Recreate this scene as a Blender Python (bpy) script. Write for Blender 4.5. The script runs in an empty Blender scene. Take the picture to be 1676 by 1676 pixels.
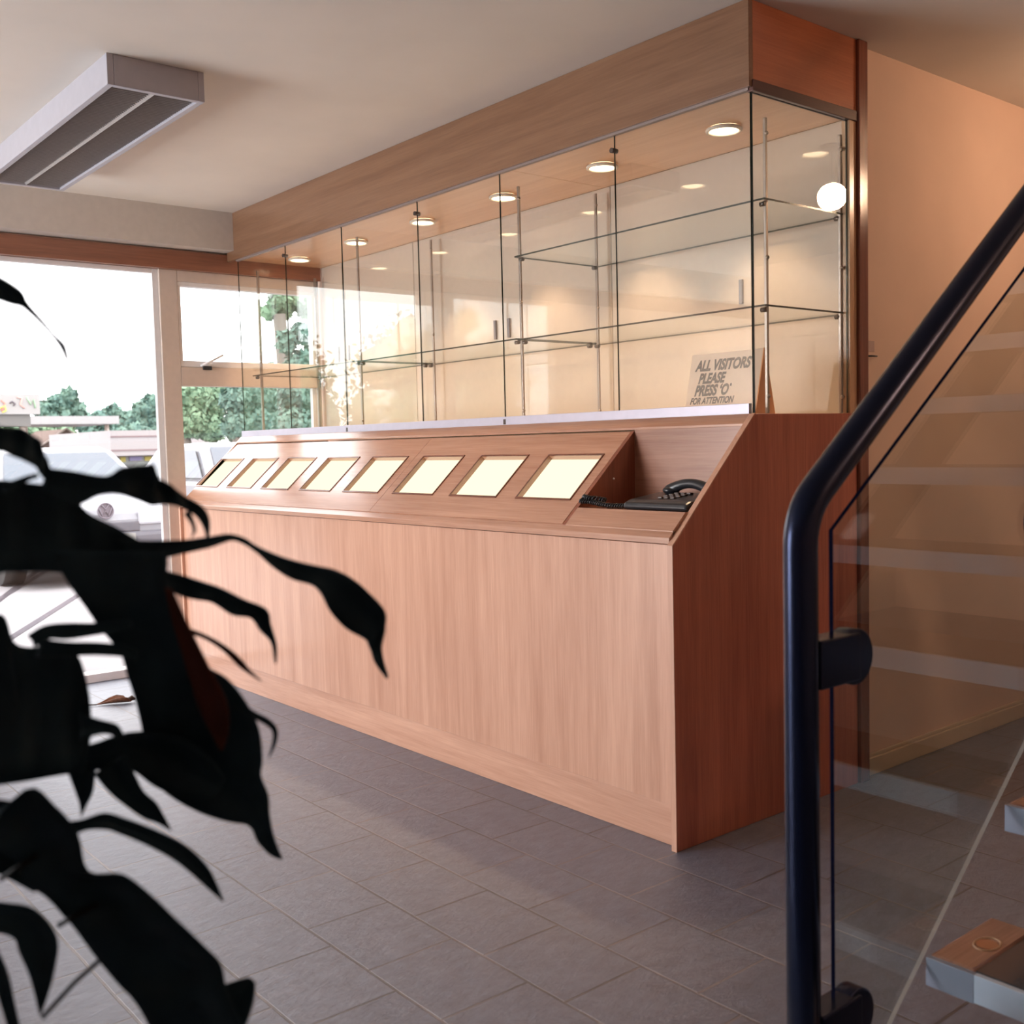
import bpy, bmesh, math, random
from mathutils import Vector, Matrix
random.seed(7)
S = bpy.context.scene
COL = S.collection

# ------------------------------------------------------------------ camera
CAM = Vector((2.0753, -2.2867, 1.2))
RT = Vector((0.63501858, 0.7721169, -0.02422591))
FW = Vector((-0.77175963, 0.63273073, -0.06355227))
UP = Vector((-0.03374131, 0.05905345, 0.99768443))
FPX = 1758.35
cd = bpy.data.cameras.new('camera')
cam = bpy.data.objects.new('camera', cd); COL.objects.link(cam)
cam.matrix_world = Matrix(((RT.x, UP.x, -FW.x, CAM.x), (RT.y, UP.y, -FW.y, CAM.y), (RT.z, UP.z, -FW.z, CAM.z), (0, 0, 0, 1)))
cd.sensor_width = 36; cd.lens = FPX / 1676 * 36; cd.clip_start = .05; cd.clip_end = 300
cd.dof.use_dof = True; cd.dof.focus_distance = 3.9; cd.dof.aperture_fstop = 5.6
S.camera = cam

# ------------------------------------------------------------------ world, exposure
S.view_settings.view_transform = 'Standard'; S.view_settings.look = 'None'
S.view_settings.gamma = 1.0; S.view_settings.use_curve_mapping = False
S.view_settings.exposure = 0.0
w = bpy.data.worlds.new('overcast_sky'); S.world = w; w.use_nodes = True
bg = w.node_tree.nodes['Background']
bg.inputs[0].default_value = (1.0, 0.965, 0.98, 1); bg.inputs[1].default_value = 5.0
S.cycles.use_denoising = True
S.cycles.max_bounces = 8; S.cycles.diffuse_bounces = 5; S.cycles.glossy_bounces = 4
S.cycles.transparent_max_bounces = 24
S.cycles.caustics_reflective = False; S.cycles.caustics_refractive = False
S.cycles.sample_clamp_indirect = 6.0

def area(name, loc, size, rot, power, color, portal=False, spread=None):
    l = bpy.data.lights.new(name, 'AREA'); l.shape = 'RECTANGLE'; l.size, l.size_y = size
    l.energy = power; l.color = color
    if spread: l.spread = spread
    if portal: l.cycles.is_portal = True
    o = bpy.data.objects.new(name, l); COL.objects.link(o); o.location = loc; o.rotation_euler = rot
    return o
PI = math.pi
XW = -3.66           # inner face of the window wall
ZC = 2.509           # ceiling
# sky portals in the window wall, then an added lamp at the front
area('portal_left', (XW - .03, -.47, 1.12), (2.2, .9), (0, -PI / 2, 0), 1, (1, 1, 1), True)
area('portal_middle', (XW - .03, .53, 1.1), (2.2, .9), (0, -PI / 2, 0), 1, (1, 1, 1), True)
area('front_fill_light', (-2.75, -5.2, 1.3), (1.7, 2.2), (PI / 2, 0, 0), 290, (.95, .96, 1.0))  # area lamp added outside the unseen front window, standing in for daylight

# ------------------------------------------------------------------ helpers
def at(u, v, depth):
    return CAM + (RT * ((u - 838) / FPX) + FW - UP * ((v - 838) / FPX)) * depth
def onp(axis, val, u, v):
    d = RT * ((u - 838) / FPX) + FW - UP * ((v - 838) / FPX)
    return CAM + d * ((val - CAM[axis]) / d[axis])

def bx(bm, x0, x1, y0, y1, z0, z1, mi=0):
    vs = [bm.verts.new(p) for p in ((x0, y0, z0), (x1, y0, z0), (x1, y1, z0), (x0, y1, z0), (x0, y0, z1), (x1, y0, z1), (x1, y1, z1), (x0, y1, z1))]
    for f in ((3, 2, 1, 0), (4, 5, 6, 7), (0, 1, 5, 4), (1, 2, 6, 5), (2, 3, 7, 6), (3, 0, 4, 7)):
        bm.faces.new([vs[i] for i in f]).material_index = mi
    return bm
def prism(bm, pts, axis, a0, a1, mi=0):
    """polygon pts in the two other axes, extruded along axis"""
    def mk(p, a):
        if axis == 0: return (a, p[0], p[1])
        if axis == 1: return (p[0], a, p[1])
        return (p[0], p[1], a)
    A = [bm.verts.new(mk(p, a0)) for p in pts]; B = [bm.verts.new(mk(p, a1)) for p in pts]
    n = len(pts)
    fs = [bm.faces.new(A), bm.faces.new(B[::-1])]
    for i in range(n): fs.append(bm.faces.new((A[(i + 1) % n], A[i], B[i], B[(i + 1) % n])))
    for f in fs: f.material_index = mi
    bmesh.ops.recalc_face_normals(bm, faces=fs)
    return bm
def tube(bm, pts, r, n=12, cap=True, closed=False):
    pts = [Vector(p) for p in pts]
    rs = r if isinstance(r, (list, tuple)) else [r] * len(pts)
    rings = []; prev = None
    for i, p in enumerate(pts):
        if closed: t = pts[(i + 1) % len(pts)] - pts[i - 1]
        else: t = pts[min(i + 1, len(pts) - 1)] - pts[max(i - 1, 0)]
        t.normalize()
        if prev is None:
            a = Vector((0, 0, 1)) if abs(t.z) < .9 else Vector((1, 0, 0))
            u = t.cross(a).normalized()
        else:
            u = (prev - t * prev.dot(t)).normalized()
        prev = u; v = t.cross(u)
        rings.append([bm.verts.new(p + (u * math.cos(2 * PI * k / n) + v * math.sin(2 * PI * k / n)) * rs[i]) for k in range(n)])
    m = len(rings)
    for i in range(m if closed else m - 1):
        A, B = rings[i], rings[(i + 1) % m]
        for k in range(n):
            f = bm.faces.new((A[k], A[(k + 1) % n], B[(k + 1) % n], B[k])); f.smooth = True
    if cap and not closed:
        bm.faces.new(rings[0][::-1]); bm.faces.new(rings[-1])
    bmesh.ops.recalc_face_normals(bm, faces=bm.faces)
    return bm
def disc(bm, c, axis, r, h, n=32):
    c = Vector(c); d = Vector((0, 0, 0)); d[axis] = h / 2
    return tube(bm, [c - d, c + d], r, n)
def sphere(bm, c, r, u=20, v=12, sc=(1, 1, 1)):
    ret = bmesh.ops.create_uvsphere(bm, u_segments=u, v_segments=v, radius=r)
    for x in ret['verts']: x.co = Vector((x.co.x * sc[0], x.co.y * sc[1], x.co.z * sc[2])) + Vector(c)
    for f in bm.faces: f.smooth = True
    return bm
def BM(): return bmesh.new()

def origin_of(o):
    while o.parent: o = o.parent
    return o.location
def obj(name, bm, mat, parent=None, bevel=0, loc=None):
    me = bpy.data.meshes.new(name)
    if parent is not None:
        off = origin_of(parent).copy()
    elif loc is not None: off = Vector(loc)
    else:
        if bm.verts:
            xs = [v.co for v in bm.verts]
            off = Vector(((min(c.x for c in xs) + max(c.x for c in xs)) / 2, (min(c.y for c in xs) + max(c.y for c in xs)) / 2, min(c.z for c in xs)))
        else: off = Vector()
    bmesh.ops.translate(bm, verts=bm.verts, vec=-off)
    bm.to_mesh(me); bm.free()
    for m in (mat if isinstance(mat, (list, tuple)) else [mat]): me.materials.append(m)
    o = bpy.data.objects.new(name, me); COL.objects.link(o)
    if parent is not None: o.parent = parent
    else: o.location = off
    if bevel:
        b = o.modifiers.new('bevel', 'BEVEL'); b.width = bevel; b.segments = 2; b.limit_method = 'ANGLE'; b.angle_limit = .7
    return o
def thing(name, label, cat, loc=(0, 0, 0), group=None):
    o = bpy.data.objects.new(name, None); COL.objects.link(o); o.location = loc; o.empty_display_size = .05
    o['label'] = label; o['category'] = cat
    if group: o['group'] = group
    return o
def tag(o, label, cat, group=None, kind=None):
    o['label'] = label; o['category'] = cat
    if group: o['group'] = group
    if kind: o['kind'] = kind
    return o
def struct(name, bm, mat, label=None, cat=None, bevel=0, loc=None):
    o = obj(name, bm, mat, None, bevel, loc or (0, 0, 0)); o['kind'] = 'structure'
    if label: o['label'] = label
    if cat: o['category'] = cat
    return o
def lab(o, label): o['label'] = label; return o
def copy_tree(o, parent=None):
    c = o.copy(); COL.objects.link(c); c.parent = parent
    for ch in list(o.children): copy_tree(ch, c)
    return c

# ------------------------------------------------------------------ materials
def newmat(name):
    m = bpy.data.materials.new(name); m.use_nodes = True
    nt = m.node_tree; return m, nt, nt.nodes['Principled BSDF']
def node(nt, t, **kw):
    n = nt.nodes.new(t)
    for k, v in kw.items(): setattr(n, k, v)
    return n
def mat(name, col, rough=.5, metal=0, noise=0, scale=30, spec=.5, coat=0, bump=0):
    m, nt, b = newmat(name)
    b.inputs['Roughness'].default_value = rough; b.inputs['Metallic'].default_value = metal
    b.inputs['Specular IOR Level'].default_value = spec; b.inputs['Coat Weight'].default_value = coat
    b.inputs['Coat Roughness'].default_value = .08
    tc = node(nt, 'ShaderNodeTexCoord'); nz = node(nt, 'ShaderNodeTexNoise'); nz.inputs['Scale'].default_value = scale
    nz.inputs['Detail'].default_value = 4
    nt.links.new(tc.outputs['Object'], nz.inputs['Vector'])
    cr = node(nt, 'ShaderNodeValToRGB')
    k = noise or .03
    cr.color_ramp.elements[0].position = .3; cr.color_ramp.elements[1].position = .7
    cr.color_ramp.elements[0].color = (*[c * (1 - k) for c in col], 1)
    cr.color_ramp.elements[1].color = (*[min(1, c * (1 + k)) for c in col], 1)
    nt.links.new(nz.outputs['Fac'], cr.inputs['Fac']); nt.links.new(cr.outputs['Color'], b.inputs['Base Color'])
    if bump:
        bp = node(nt, 'ShaderNodeBump'); bp.inputs['Strength'].default_value = bump; bp.inputs['Distance'].default_value = .01
        nt.links.new(nz.outputs['Fac'], bp.inputs['Height']); nt.links.new(bp.outputs['Normal'], b.inputs['Normal'])
    return m
def emit(name, col, s):
    m = bpy.data.materials.new(name); m.use_nodes = True; nt = m.node_tree; nt.nodes.clear()
    e = node(nt, 'ShaderNodeEmission'); e.inputs[0].default_value = (*col, 1); e.inputs[1].default_value = s
    o = node(nt, 'ShaderNodeOutputMaterial'); nt.links.new(e.outputs[0], o.inputs[0]); return m
def wood(name, c0, c1, axis, rough=.28, scale=1.0, coat=.5, spec=.5):
    """grain stretched along the given axis"""
    m, nt, b = newmat(name)
    b.inputs['Roughness'].default_value = rough; b.inputs['Coat Weight'].default_value = coat; b.inputs['Coat Roughness'].default_value = .15
    b.inputs['Specular IOR Level'].default_value = spec
    tc = node(nt, 'ShaderNodeTexCoord'); mp = node(nt, 'ShaderNodeMapping')
    s = [26 * scale] * 3; s[axis] = 1.1 * scale
    mp.inputs['Scale'].default_value = s
    nt.links.new(tc.outputs['Object'], mp.inputs['Vector'])
    n1 = node(nt, 'ShaderNodeTexNoise'); n1.inputs['Scale'].default_value = 1.0; n1.inputs['Detail'].default_value = 6; n1.inputs['Roughness'].default_value = .6; n1.inputs['Distortion'].default_value = .6
    nt.links.new(mp.outputs[0], n1.inputs['Vector'])
    mp2 = node(nt, 'ShaderNodeMapping'); s2 = [5 * scale] * 3; s2[axis] = .5 * scale; mp2.inputs['Scale'].default_value = s2
    nt.links.new(tc.outputs['Object'], mp2.inputs['Vector'])
    n2 = node(nt, 'ShaderNodeTexNoise'); n2.inputs['Scale'].default_value = 1.0; n2.inputs['Detail'].default_value = 3; n2.inputs['Distortion'].default_value = 1.2
    nt.links.new(mp2.outputs[0], n2.inputs['Vector'])
    mp3 = node(nt, 'ShaderNodeMapping'); s3 = [180 * scale] * 3; s3[axis] = 7 * scale; mp3.inputs['Scale'].default_value = s3
    nt.links.new(tc.outputs['Object'], mp3.inputs['Vector'])
    n3 = node(nt, 'ShaderNodeTexNoise'); n3.inputs['Scale'].default_value = 1.0; n3.inputs['Detail'].default_value = 2
    nt.links.new(mp3.outputs[0], n3.inputs['Vector'])
    a = node(nt, 'ShaderNodeMath', operation='ADD'); nt.links.new(n1.outputs['Fac'], a.inputs[0]); nt.links.new(n2.outputs['Fac'], a.inputs[1])
    a2 = node(nt, 'ShaderNodeMath', operation='MULTIPLY_ADD'); nt.links.new(n3.outputs['Fac'], a2.inputs[0]); a2.inputs[1].default_value = .6; nt.links.new(a.outputs[0], a2.inputs[2])
    mr = node(nt, 'ShaderNodeMapRange'); mr.inputs[1].default_value = .95; mr.inputs[2].default_value = 1.65
    nt.links.new(a2.outputs[0], mr.inputs[0])
    mx = node(nt, 'ShaderNodeMix', data_type='RGBA'); mx.inputs[6].default_value = (*c0, 1); mx.inputs[7].default_value = (*c1, 1)
    nt.links.new(mr.outputs[0], mx.inputs[0]); nt.links.new(mx.outputs[2], b.inputs['Base Color'])
    bp = node(nt, 'ShaderNodeBump'); bp.inputs['Strength'].default_value = .06; bp.inputs['Distance'].default_value = .003
    nt.links.new(n3.outputs['Fac'], bp.inputs['Height']); nt.links.new(bp.outputs['Normal'], b.inputs['Normal'])
    return m
def glass(name, tint=(.975, .985, .972), f0=.05, rough=0.0, fmax=1.0):
    m = bpy.data.materials.new(name); m.use_nodes = True; nt = m.node_tree; nt.nodes.clear()
    out = node(nt, 'ShaderNodeOutputMaterial')
    ge = node(nt, 'ShaderNodeNewGeometry')
    dt = node(nt, 'ShaderNodeVectorMath', operation='DOT_PRODUCT')
    nt.links.new(ge.outputs['Incoming'], dt.inputs[0]); nt.links.new(ge.outputs['Normal'], dt.inputs[1])
    ab = node(nt, 'ShaderNodeMath', operation='ABSOLUTE'); nt.links.new(dt.outputs['Value'], ab.inputs[0])
    iv = node(nt, 'ShaderNodeMath', operation='SUBTRACT'); iv.inputs[0].default_value = 1; nt.links.new(ab.outputs[0], iv.inputs[1])
    pw = node(nt, 'ShaderNodeMath', operation='POWER'); nt.links.new(iv.outputs[0], pw.inputs[0]); pw.inputs[1].default_value = 5
    ma = node(nt, 'ShaderNodeMath', operation='MULTIPLY_ADD'); nt.links.new(pw.outputs[0], ma.inputs[0]); ma.inputs[1].default_value = fmax - f0; ma.inputs[2].default_value = f0
    tr = node(nt, 'ShaderNodeBsdfTransparent'); tr.inputs[0].default_value = (*tint, 1)
    gl = node(nt, 'ShaderNodeBsdfGlossy'); gl.inputs['Roughness'].default_value = rough; gl.inputs['Color'].default_value = (.95, 1, .98, 1)
    mx = node(nt, 'ShaderNodeMixShader')
    nt.links.new(ma.outputs[0], mx.inputs[0]); nt.links.new(tr.outputs[0], mx.inputs[1]); nt.links.new(gl.outputs[0], mx.inputs[2]); nt.links.new(mx.outputs[0], out.inputs[0])
    return m

OAK0, OAK1 = (.47, .24, .155), (.66, .38, .265)
W_X = wood('oak_grain_x', (.36, .165, .10), (.54, .295, .195), 0, coat=1.0, rough=.25)
W_XL = wood('light_oak_grain_x', OAK0, OAK1, 0)
W_Y = wood('oak_grain_y', OAK0, OAK1, 1)
W_Z = wood('oak_grain_z', OAK0, OAK1, 2)
W_DARK = wood('dark_oak_trim', (.12, .035, .02), (.26, .08, .045), 2, rough=.2)
W_DARKX = wood('dark_oak_bead', (.10, .03, .018), (.22, .07, .04), 1, rough=.3)
W_HEAD = wood('oak_header', (.16, .06, .035), (.30, .12, .07), 1)
W_PALE = wood('pale_oak_strip', (.45, .25, .13), (.62, .38, .22), 2)
M_CEIL = mat('ceiling_plaster', (.74, .69, .62), .9, noise=.03, scale=3, spec=.1)
M_WALL = mat('cream_wall_paint', (.72, .53, .42), .8, noise=.03, scale=4, spec=.15)
M_SKIRT = mat('cream_gloss_paint', (.60, .48, .34), .4)
M_FRAME = mat('beige_window_paint', (.62, .52, .45), .45)
M_WHITE = mat('white_paint', (.80, .78, .78), .4)
M_ALU = mat('brushed_aluminium', (.52, .50, .58), .4, metal=.3)
M_CHROME = mat('satin_chrome', (.34, .28, .25), .35, metal=.8)
M_STEEL = mat('dark_steel_clip', (.12, .10, .09), .3, metal=.8)
M_NAVY = mat('near_black_blue_gloss_paint', (.007, .012, .036), .24, metal=.7)
M_BLACK = mat('black_plastic', (.02, .02, .024), .28, noise=.1)
M_DOOR = mat('cream_glossy_laminate', (.56, .48, .41), .035, noise=.02, spec=.75)
M_GREYH = mat('grey_handle', (.20, .18, .20), .4)
M_GLASS = glass('clear_glass')
M_SGLASS = glass('shelf_glass', (.985, .99, .985), .015, fmax=.35)
M_WGLASS = glass('window_glass', (.98, .99, .99), .04)
M_BGLASS = glass('balustrade_glass', (.92, .95, .94), .06)
M_EDGE = mat('dark_green_glass_edge', (.02, .028, .022), .15)
M_EDGEB = mat('blue_black_glass_edge', (.004, .005, .014), .6, spec=.0)
M_FIX = mat('fixture_white_enamel', (.40, .39, .43), .4)
M_LOUV = mat('fixture_grey_louvre', (.34, .32, .31), .4, metal=.1)
M_LITP = emit('lit_light_box_panel', (1.0, .93, .66), 1.25)
M_DL = emit('downlight_glow', (1.0, .72, .44), 14)
M_GLOBE = emit('globe_lamp_glow', (1.0, .82, .6), 30)
M_TRIMR = mat('downlight_ring', (.75, .68, .60), .4)
M_PAPER = mat('cream_paper', (.74, .55, .42), .7)
M_INK = mat('dark_brown_lettering', (.05, .025, .015), .6)
M_SIGNSIDE = wood('orange_oak_sign_side', (.70, .26, .09), (.85, .38, .15), 2)

# floor slate
def slate():
    m, nt, b = newmat('riven_slate_tiles')
    tc = node(nt, 'ShaderNodeTexCoord'); mp = node(nt, 'ShaderNodeMapping'); mp.inputs['Location'].default_value = (.165, .08, 0)
    nt.links.new(tc.outputs['Object'], mp.inputs['Vector'])
    nzd = node(nt, 'ShaderNodeTexNoise'); nzd.inputs['Scale'].default_value = 6; nt.links.new(mp.outputs[0], nzd.inputs['Vector'])
    vm = node(nt, 'ShaderNodeVectorMath', operation='MULTIPLY_ADD'); nt.links.new(nzd.outputs['Color'], vm.inputs[0]); vm.inputs[1].default_value = (.006, .006, 0); nt.links.new(mp.outputs[0], vm.inputs[2])
    br = node(nt, 'ShaderNodeTexBrick'); br.offset = .42; br.offset_frequency = 2
    br.inputs['Scale'].default_value = 1; br.inputs['Mortar Size'].default_value = .0042; br.inputs['Mortar Smooth'].default_value = .3
    br.inputs['Brick Width'].default_value = .285; br.inputs['Row Height'].default_value = .24
    br.inputs['Color1'].default_value = (.0, .0, .0, 1); br.inputs['Color2'].default_value = (1, 1, 1, 1); br.inputs['Mortar'].default_value = (.5, .5, .5, 1)
    br.inputs['Bias'].default_value = 0
    nt.links.new(vm.outputs[0], br.inputs['Vector'])
    n1 = node(nt, 'ShaderNodeTexNoise'); n1.inputs['Scale'].default_value = 14; n1.inputs['Detail'].default_value = 10; n1.inputs['Roughness'].default_value = .72; n1.inputs['Distortion'].default_value = .15
    mp2 = node(nt, 'ShaderNodeMapping'); mp2.inputs['Scale'].default_value = (2.4, 1, 1); mp2.inputs['Rotation'].default_value = (0, 0, -.25)
    nt.links.new(tc.outputs['Object'], mp2.inputs['Vector']); nt.links.new(mp2.outputs[0], n1.inputs['Vector'])
    cr = node(nt, 'ShaderNodeValToRGB'); e = cr.color_ramp.elements
    e[0].position = .25; e[0].color = (.046, .060, .098, 1); e[1].position = .75; e[1].color = (.18, .212, .295, 1)
    nt.links.new(n1.outputs['Fac'], cr.inputs['Fac'])
    mx = node(nt, 'ShaderNodeMix', data_type='RGBA'); mx.blend_type = 'MULTIPLY'; mx.inputs[0].default_value = .45
    cr2 = node(nt, 'ShaderNodeValToRGB'); cr2.color_ramp.elements[0].color = (.62, .63, .70, 1); cr2.color_ramp.elements[1].color = (1, .95, .93, 1)
    nt.links.new(br.outputs['Color'], cr2.inputs['Fac'])
    nt.links.new(cr.outputs['Color'], mx.inputs[6]); nt.links.new(cr2.outputs['Color'], mx.inputs[7])
    # grout
    nj = node(nt, 'ShaderNodeTexNoise'); nj.inputs['Scale'].default_value = 2.3; nt.links.new(tc.outputs['Object'], nj.inputs['Vector'])
    crj = node(nt, 'ShaderNodeValToRGB'); crj.color_ramp.elements[0].position = .42; crj.color_ramp.elements[0].color = (.025, .022, .028, 1); crj.color_ramp.elements[1].position = .70; crj.color_ramp.elements[1].color = (.24, .21, .22, 1)
    nt.links.new(nj.outputs['Fac'], crj.inputs['Fac'])
    mx2 = node(nt, 'ShaderNodeMix', data_type='RGBA'); nt.links.new(br.outputs['Fac'], mx2.inputs[0]); nt.links.new(mx.outputs[2], mx2.inputs[6]); nt.links.new(crj.outputs['Color'], mx2.inputs[7])
    nt.links.new(mx2.outputs[2], b.inputs['Base Color'])
    b.inputs['Specular IOR Level'].default_value = 1.0; b.inputs['IOR'].default_value = 1.85
    mr = node(nt, 'ShaderNodeMapRange'); mr.inputs[3].default_value = .32; mr.inputs[4].default_value = .52; nt.links.new(n1.outputs['Fac'], mr.inputs[0]); nt.links.new(mr.outputs[0], b.inputs['Roughness'])
    # bump: riven surface + joints, each tile slightly different
    ad = node(nt, 'ShaderNodeMath', operation='MULTIPLY_ADD'); nt.links.new(br.outputs['Fac'], ad.inputs[0]); ad.inputs[1].default_value = -.9; nt.links.new(n1.outputs['Fac'], ad.inputs[2])
    bp = node(nt, 'ShaderNodeBump'); bp.inputs['Strength'].default_value = .55; bp.inputs['Distance'].default_value = .014
    nt.links.new(ad.outputs[0], bp.inputs['Height']); nt.links.new(bp.outputs['Normal'], b.inputs['Normal'])
    return m
M_SLATE = slate()

# ------------------------------------------------------------------ room shell
b = bx(BM(), XW - .12, 4.3, -5.1, 4.6, -.12, 0); struct('floor', b, M_SLATE)
b = bx(BM(), XW - .12, 4.3, -5.1, 4.6, ZC, ZC + .15); struct('ceiling', b, M_CEIL)
# back wall behind the counter, side wall to the right of it
b = bx(BM(), XW - .12, -.08, .99, 1.10, 0, ZC); struct('wall_back', b, M_WALL)
b = bx(BM(), -.18, -.03, .99, 4.5, 0, ZC); struct('wall_right', b, M_WALL)
b = bx(BM(), -.18, 4.3, 4.5, 4.6, 0, ZC); struct('wall_far', b, M_WALL)
b = bx(BM(), 4.2, 4.3, -5.0, 4.5, 0, ZC); struct('wall_near', b, M_WALL)
b = BM()
bx(b, XW - .12, -3.54, -5.1, -5.0, 0, ZC); bx(b, -1.3, 4.3, -5.1, -5.0, 0, ZC)
bx(b, -3.54, -1.3, -5.1, -5.0, 2.3, ZC); bx(b, -3.54, -1.3, -5.1, -5.0, 0, .1)
struct('wall_front', b, M_WALL)
b = BM(); bx(b, XW - .12, XW, -.95, .99, 2.29, ZC); bx(b, XW - .12, XW, -5.0, -.95, 0, ZC); struct('wall_left', b, M_WALL)
b = bx(BM(), -.03, -.014, .99, 4.5, 0, .062); bx(b, -.03, -.020, .99, 4.5, .062, .075); struct('baseboard_right', b, M_SKIRT, bevel=.003)
# soffit along the window wall
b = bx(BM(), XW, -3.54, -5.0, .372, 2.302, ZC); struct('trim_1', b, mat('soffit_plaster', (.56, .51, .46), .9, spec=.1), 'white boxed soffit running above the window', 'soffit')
# wood header above the glazing
b = bx(BM(), XW - .05, XW + .03, -5.0, .96, 2.19, 2.29); struct('trim_2', b, W_HEAD, 'dark wood header board over the window', 'header board')

# window wall: big pane left of the mullion, casement right of it
def window_frame(name, segs, m):
    bb = BM()
    for s in segs: bx(bb, *s)
    return bb
X0, X1 = XW - .06, XW
bb = BM()
bx(bb, X0, X1, -.012, .09, 0, 2.19)                      # mullion
bx(bb, X0, X1, .09, .96, 2.13, 2.19)                     # head of the casement
bx(bb, X0, X1, .09, .96, 1.56, 1.665)                    # transom
bx(bb, X0, X1, .93, .96, 0, 2.19)
bx(bb, X0, X1, .09, .96, 0, .12)
win = struct('window_1', bb, M_FRAME, loc=(XW, 0, 0), bevel=.003)
bb = BM(); bx(bb, X0 + .015, X0 + .045, -.045, -.012, .04, 2.19); bx(bb, X0 + .015, X0 + .045, -.95, -.045, 2.165, 2.19); bx(bb, X0 + .015, X0 + .045, -.95, -.915, .04, 2.165)
bx(bb, X0 + .015, X0 + .045, .905, .93, .12, 1.56)
bx(bb, X0 - .02, X1 + .02, -.95, -.045, 0, .045)

o = obj('window_frame', bb, M_WHITE, win, bevel=.003); lab(o, 'white glazing frame and sill')
bb = BM(); bx(bb, X0 + .005, X0 + .055, .09, .93, 1.665, 1.70); bx(bb, X0 + .005, X0 + .055, .09, .93, 2.105, 2.13); bx(bb, X0 + .005, X0 + .055, .09, .108, 1.70, 2.105); bx(bb, X0 + .005, X0 + .055, .912, .93, 1.70, 2.105)
sash = obj('sash', bb, M_WHITE, win, bevel=.003)
bb = BM(); bx(bb, X1, X1 + .014, .215, .265, 1.650, 1.672); obj('latch', bb, M_BLACK, sash, bevel=.003)
bb = BM(); tube(bb, [(X1 + .012, .20, 1.672), (X1 + .02, .26, 1.70), (X1 + .02, .33, 1.735)], .006, 8); lab(obj('stay', bb, M_WHITE, sash), 'slanted white window stay arm')
bb = BM(); bx(bb, X0 + .028, X0 + .034, -.915, -.045, .045, 2.165); bx(bb, X0 + .028, X0 + .034, .108, .912, 1.70, 2.105); bx(bb, X0 + .028, X0 + .034, .09, .905, .12, 1.56)
obj('glass', bb, M_WGLASS, win)
# unseen front window, added for the light on the counter front
bb = BM(); 
for x0, x1 in ((-3.54, -3.48), (-2.45, -2.39), (-1.36, -1.3)): bx(bb, x0, x1, -5.08, -5.0, .1, 2.3)
bx(bb, -3.54, -1.3, -5.08, -5.0, 2.24, 2.3); bx(bb, -3.54, -1.3, -5.08, -5.0, .1, .16)
w2 = struct('added_front_window', bb, M_FRAME, loc=(-2.4, -5, 0))
bb = BM(); bx(bb, -3.48, -1.36, -5.045, -5.038, .16, 2.24); obj('glass', bb, M_WGLASS, w2)

# ------------------------------------------------------------------ reception counter
L0 = -3.575
SL = .908                                   # rise of the sloping desk per metre of depth
def dz(y): return .937 + (y - .026) * SL
cnt = thing('reception_counter', 'long oak veneer reception counter with sloping desk top and lit display panels', 'reception counter', (-1.8, .4, 0))
obj('front_panel', bx(BM(), L0 + .02, -.019, .022, .045, .128, .897), W_Z, cnt, .001)
obj('plinth', bx(BM(), L0 + .02, -.019, .034, .058, .0, .126), W_XL, cnt, .002)
end = [(.006, 0), (.006, .896), (.386, 1.274), (.932, 1.274), (.932, 0)]
obj('end_panel', prism(BM(), end, 0, -.019, 0), wood('shaded_oak_end_panel', (.30, .082, .052), (.54, .185, .115), 2, coat=.1), cnt, .0015)  # oak darkened: the shade on this end face is put into its colour
obj('lit_edge_strip', prism(BM(), [(.003, 0), (.003, .8975), (.3815, 1.2735), (.3855, 1.2735), (.006, .896), (.006, 0)], 0, -.019, .0005), W_Z, cnt)  # thin paler strip paints the light on the front-facing edge
obj('end_panel', prism(BM(), end, 0, L0, L0 + .019), W_Z, cnt, .0015)
# front lip rail
obj('front_rail', prism(BM(), [(.012, .900), (.012, .918), (.030, .936), (.05, .936), (.05, .900)], 0, L0 + .019, -.019), W_X, cnt, .001)
# top ledge
obj('top_rail', prism(BM(), [(.352, 1.236), (.352, 1.244), (.384, 1.274), (.384, 1.236)], 0, L0 + .019, -.019), W_X, cnt, .001)
bb = bx(BM(), L0 + .019, -.019, .384, .932, 1.250, 1.274); bx(bb, L0 + .019, -.053, .932, .962, 1.250, 1.274); obj('deck', bb, mat('pale_bounce_deck', (.72, .60, .48), .4), cnt)  # deck made pale to bounce the downlights up onto the soffit
# the sloping desk with eight recessed openings, in two boards
def slope_box(bm, x0, x1, ya, yb, t0, t1):
    """slab lying on the slope between depths ya..yb, from t0 below to t1 above it"""
    n = Vector((0, -SL, 1)).normalized()
    P = []
    for t in (t0, t1):
        for (x, y) in ((x0, ya), (x1, ya), (x1, yb), (x0, yb)): P.append(bm.verts.new(Vector((x, y, dz(y))) + n * t))
    for f in ((3, 2, 1, 0), (4, 5, 6, 7), (0, 1, 5, 4), (1, 2, 6, 5), (2, 3, 7, 6), (3, 0, 4, 7)): bm.faces.new([P[i] for i in f])
    return bm
cent = [-.680 - .393 * k for k in range(8)]
HW = .1375; YA, YB = .109, .263
edges = [(-1.6645, -.494, cent[:3]), (L0 + .019, -1.6665, cent[3:])]
for x0, x1, cs in edges:
    bb = BM()
    slope_box(bb, x0, x1, .028, YA, -.018, 0); slope_box(bb, x0, x1, YB, .350, -.018, 0)
    xs = [x0] + sum(([c - HW, c + HW] for c in sorted(cs)), []) + [x1]
    for i in range(0, len(xs), 2): slope_box(bb, xs[i], xs[i + 1], YA, YB, -.018, 0)
    obj('desk_board', bb, W_X, cnt)
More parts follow.
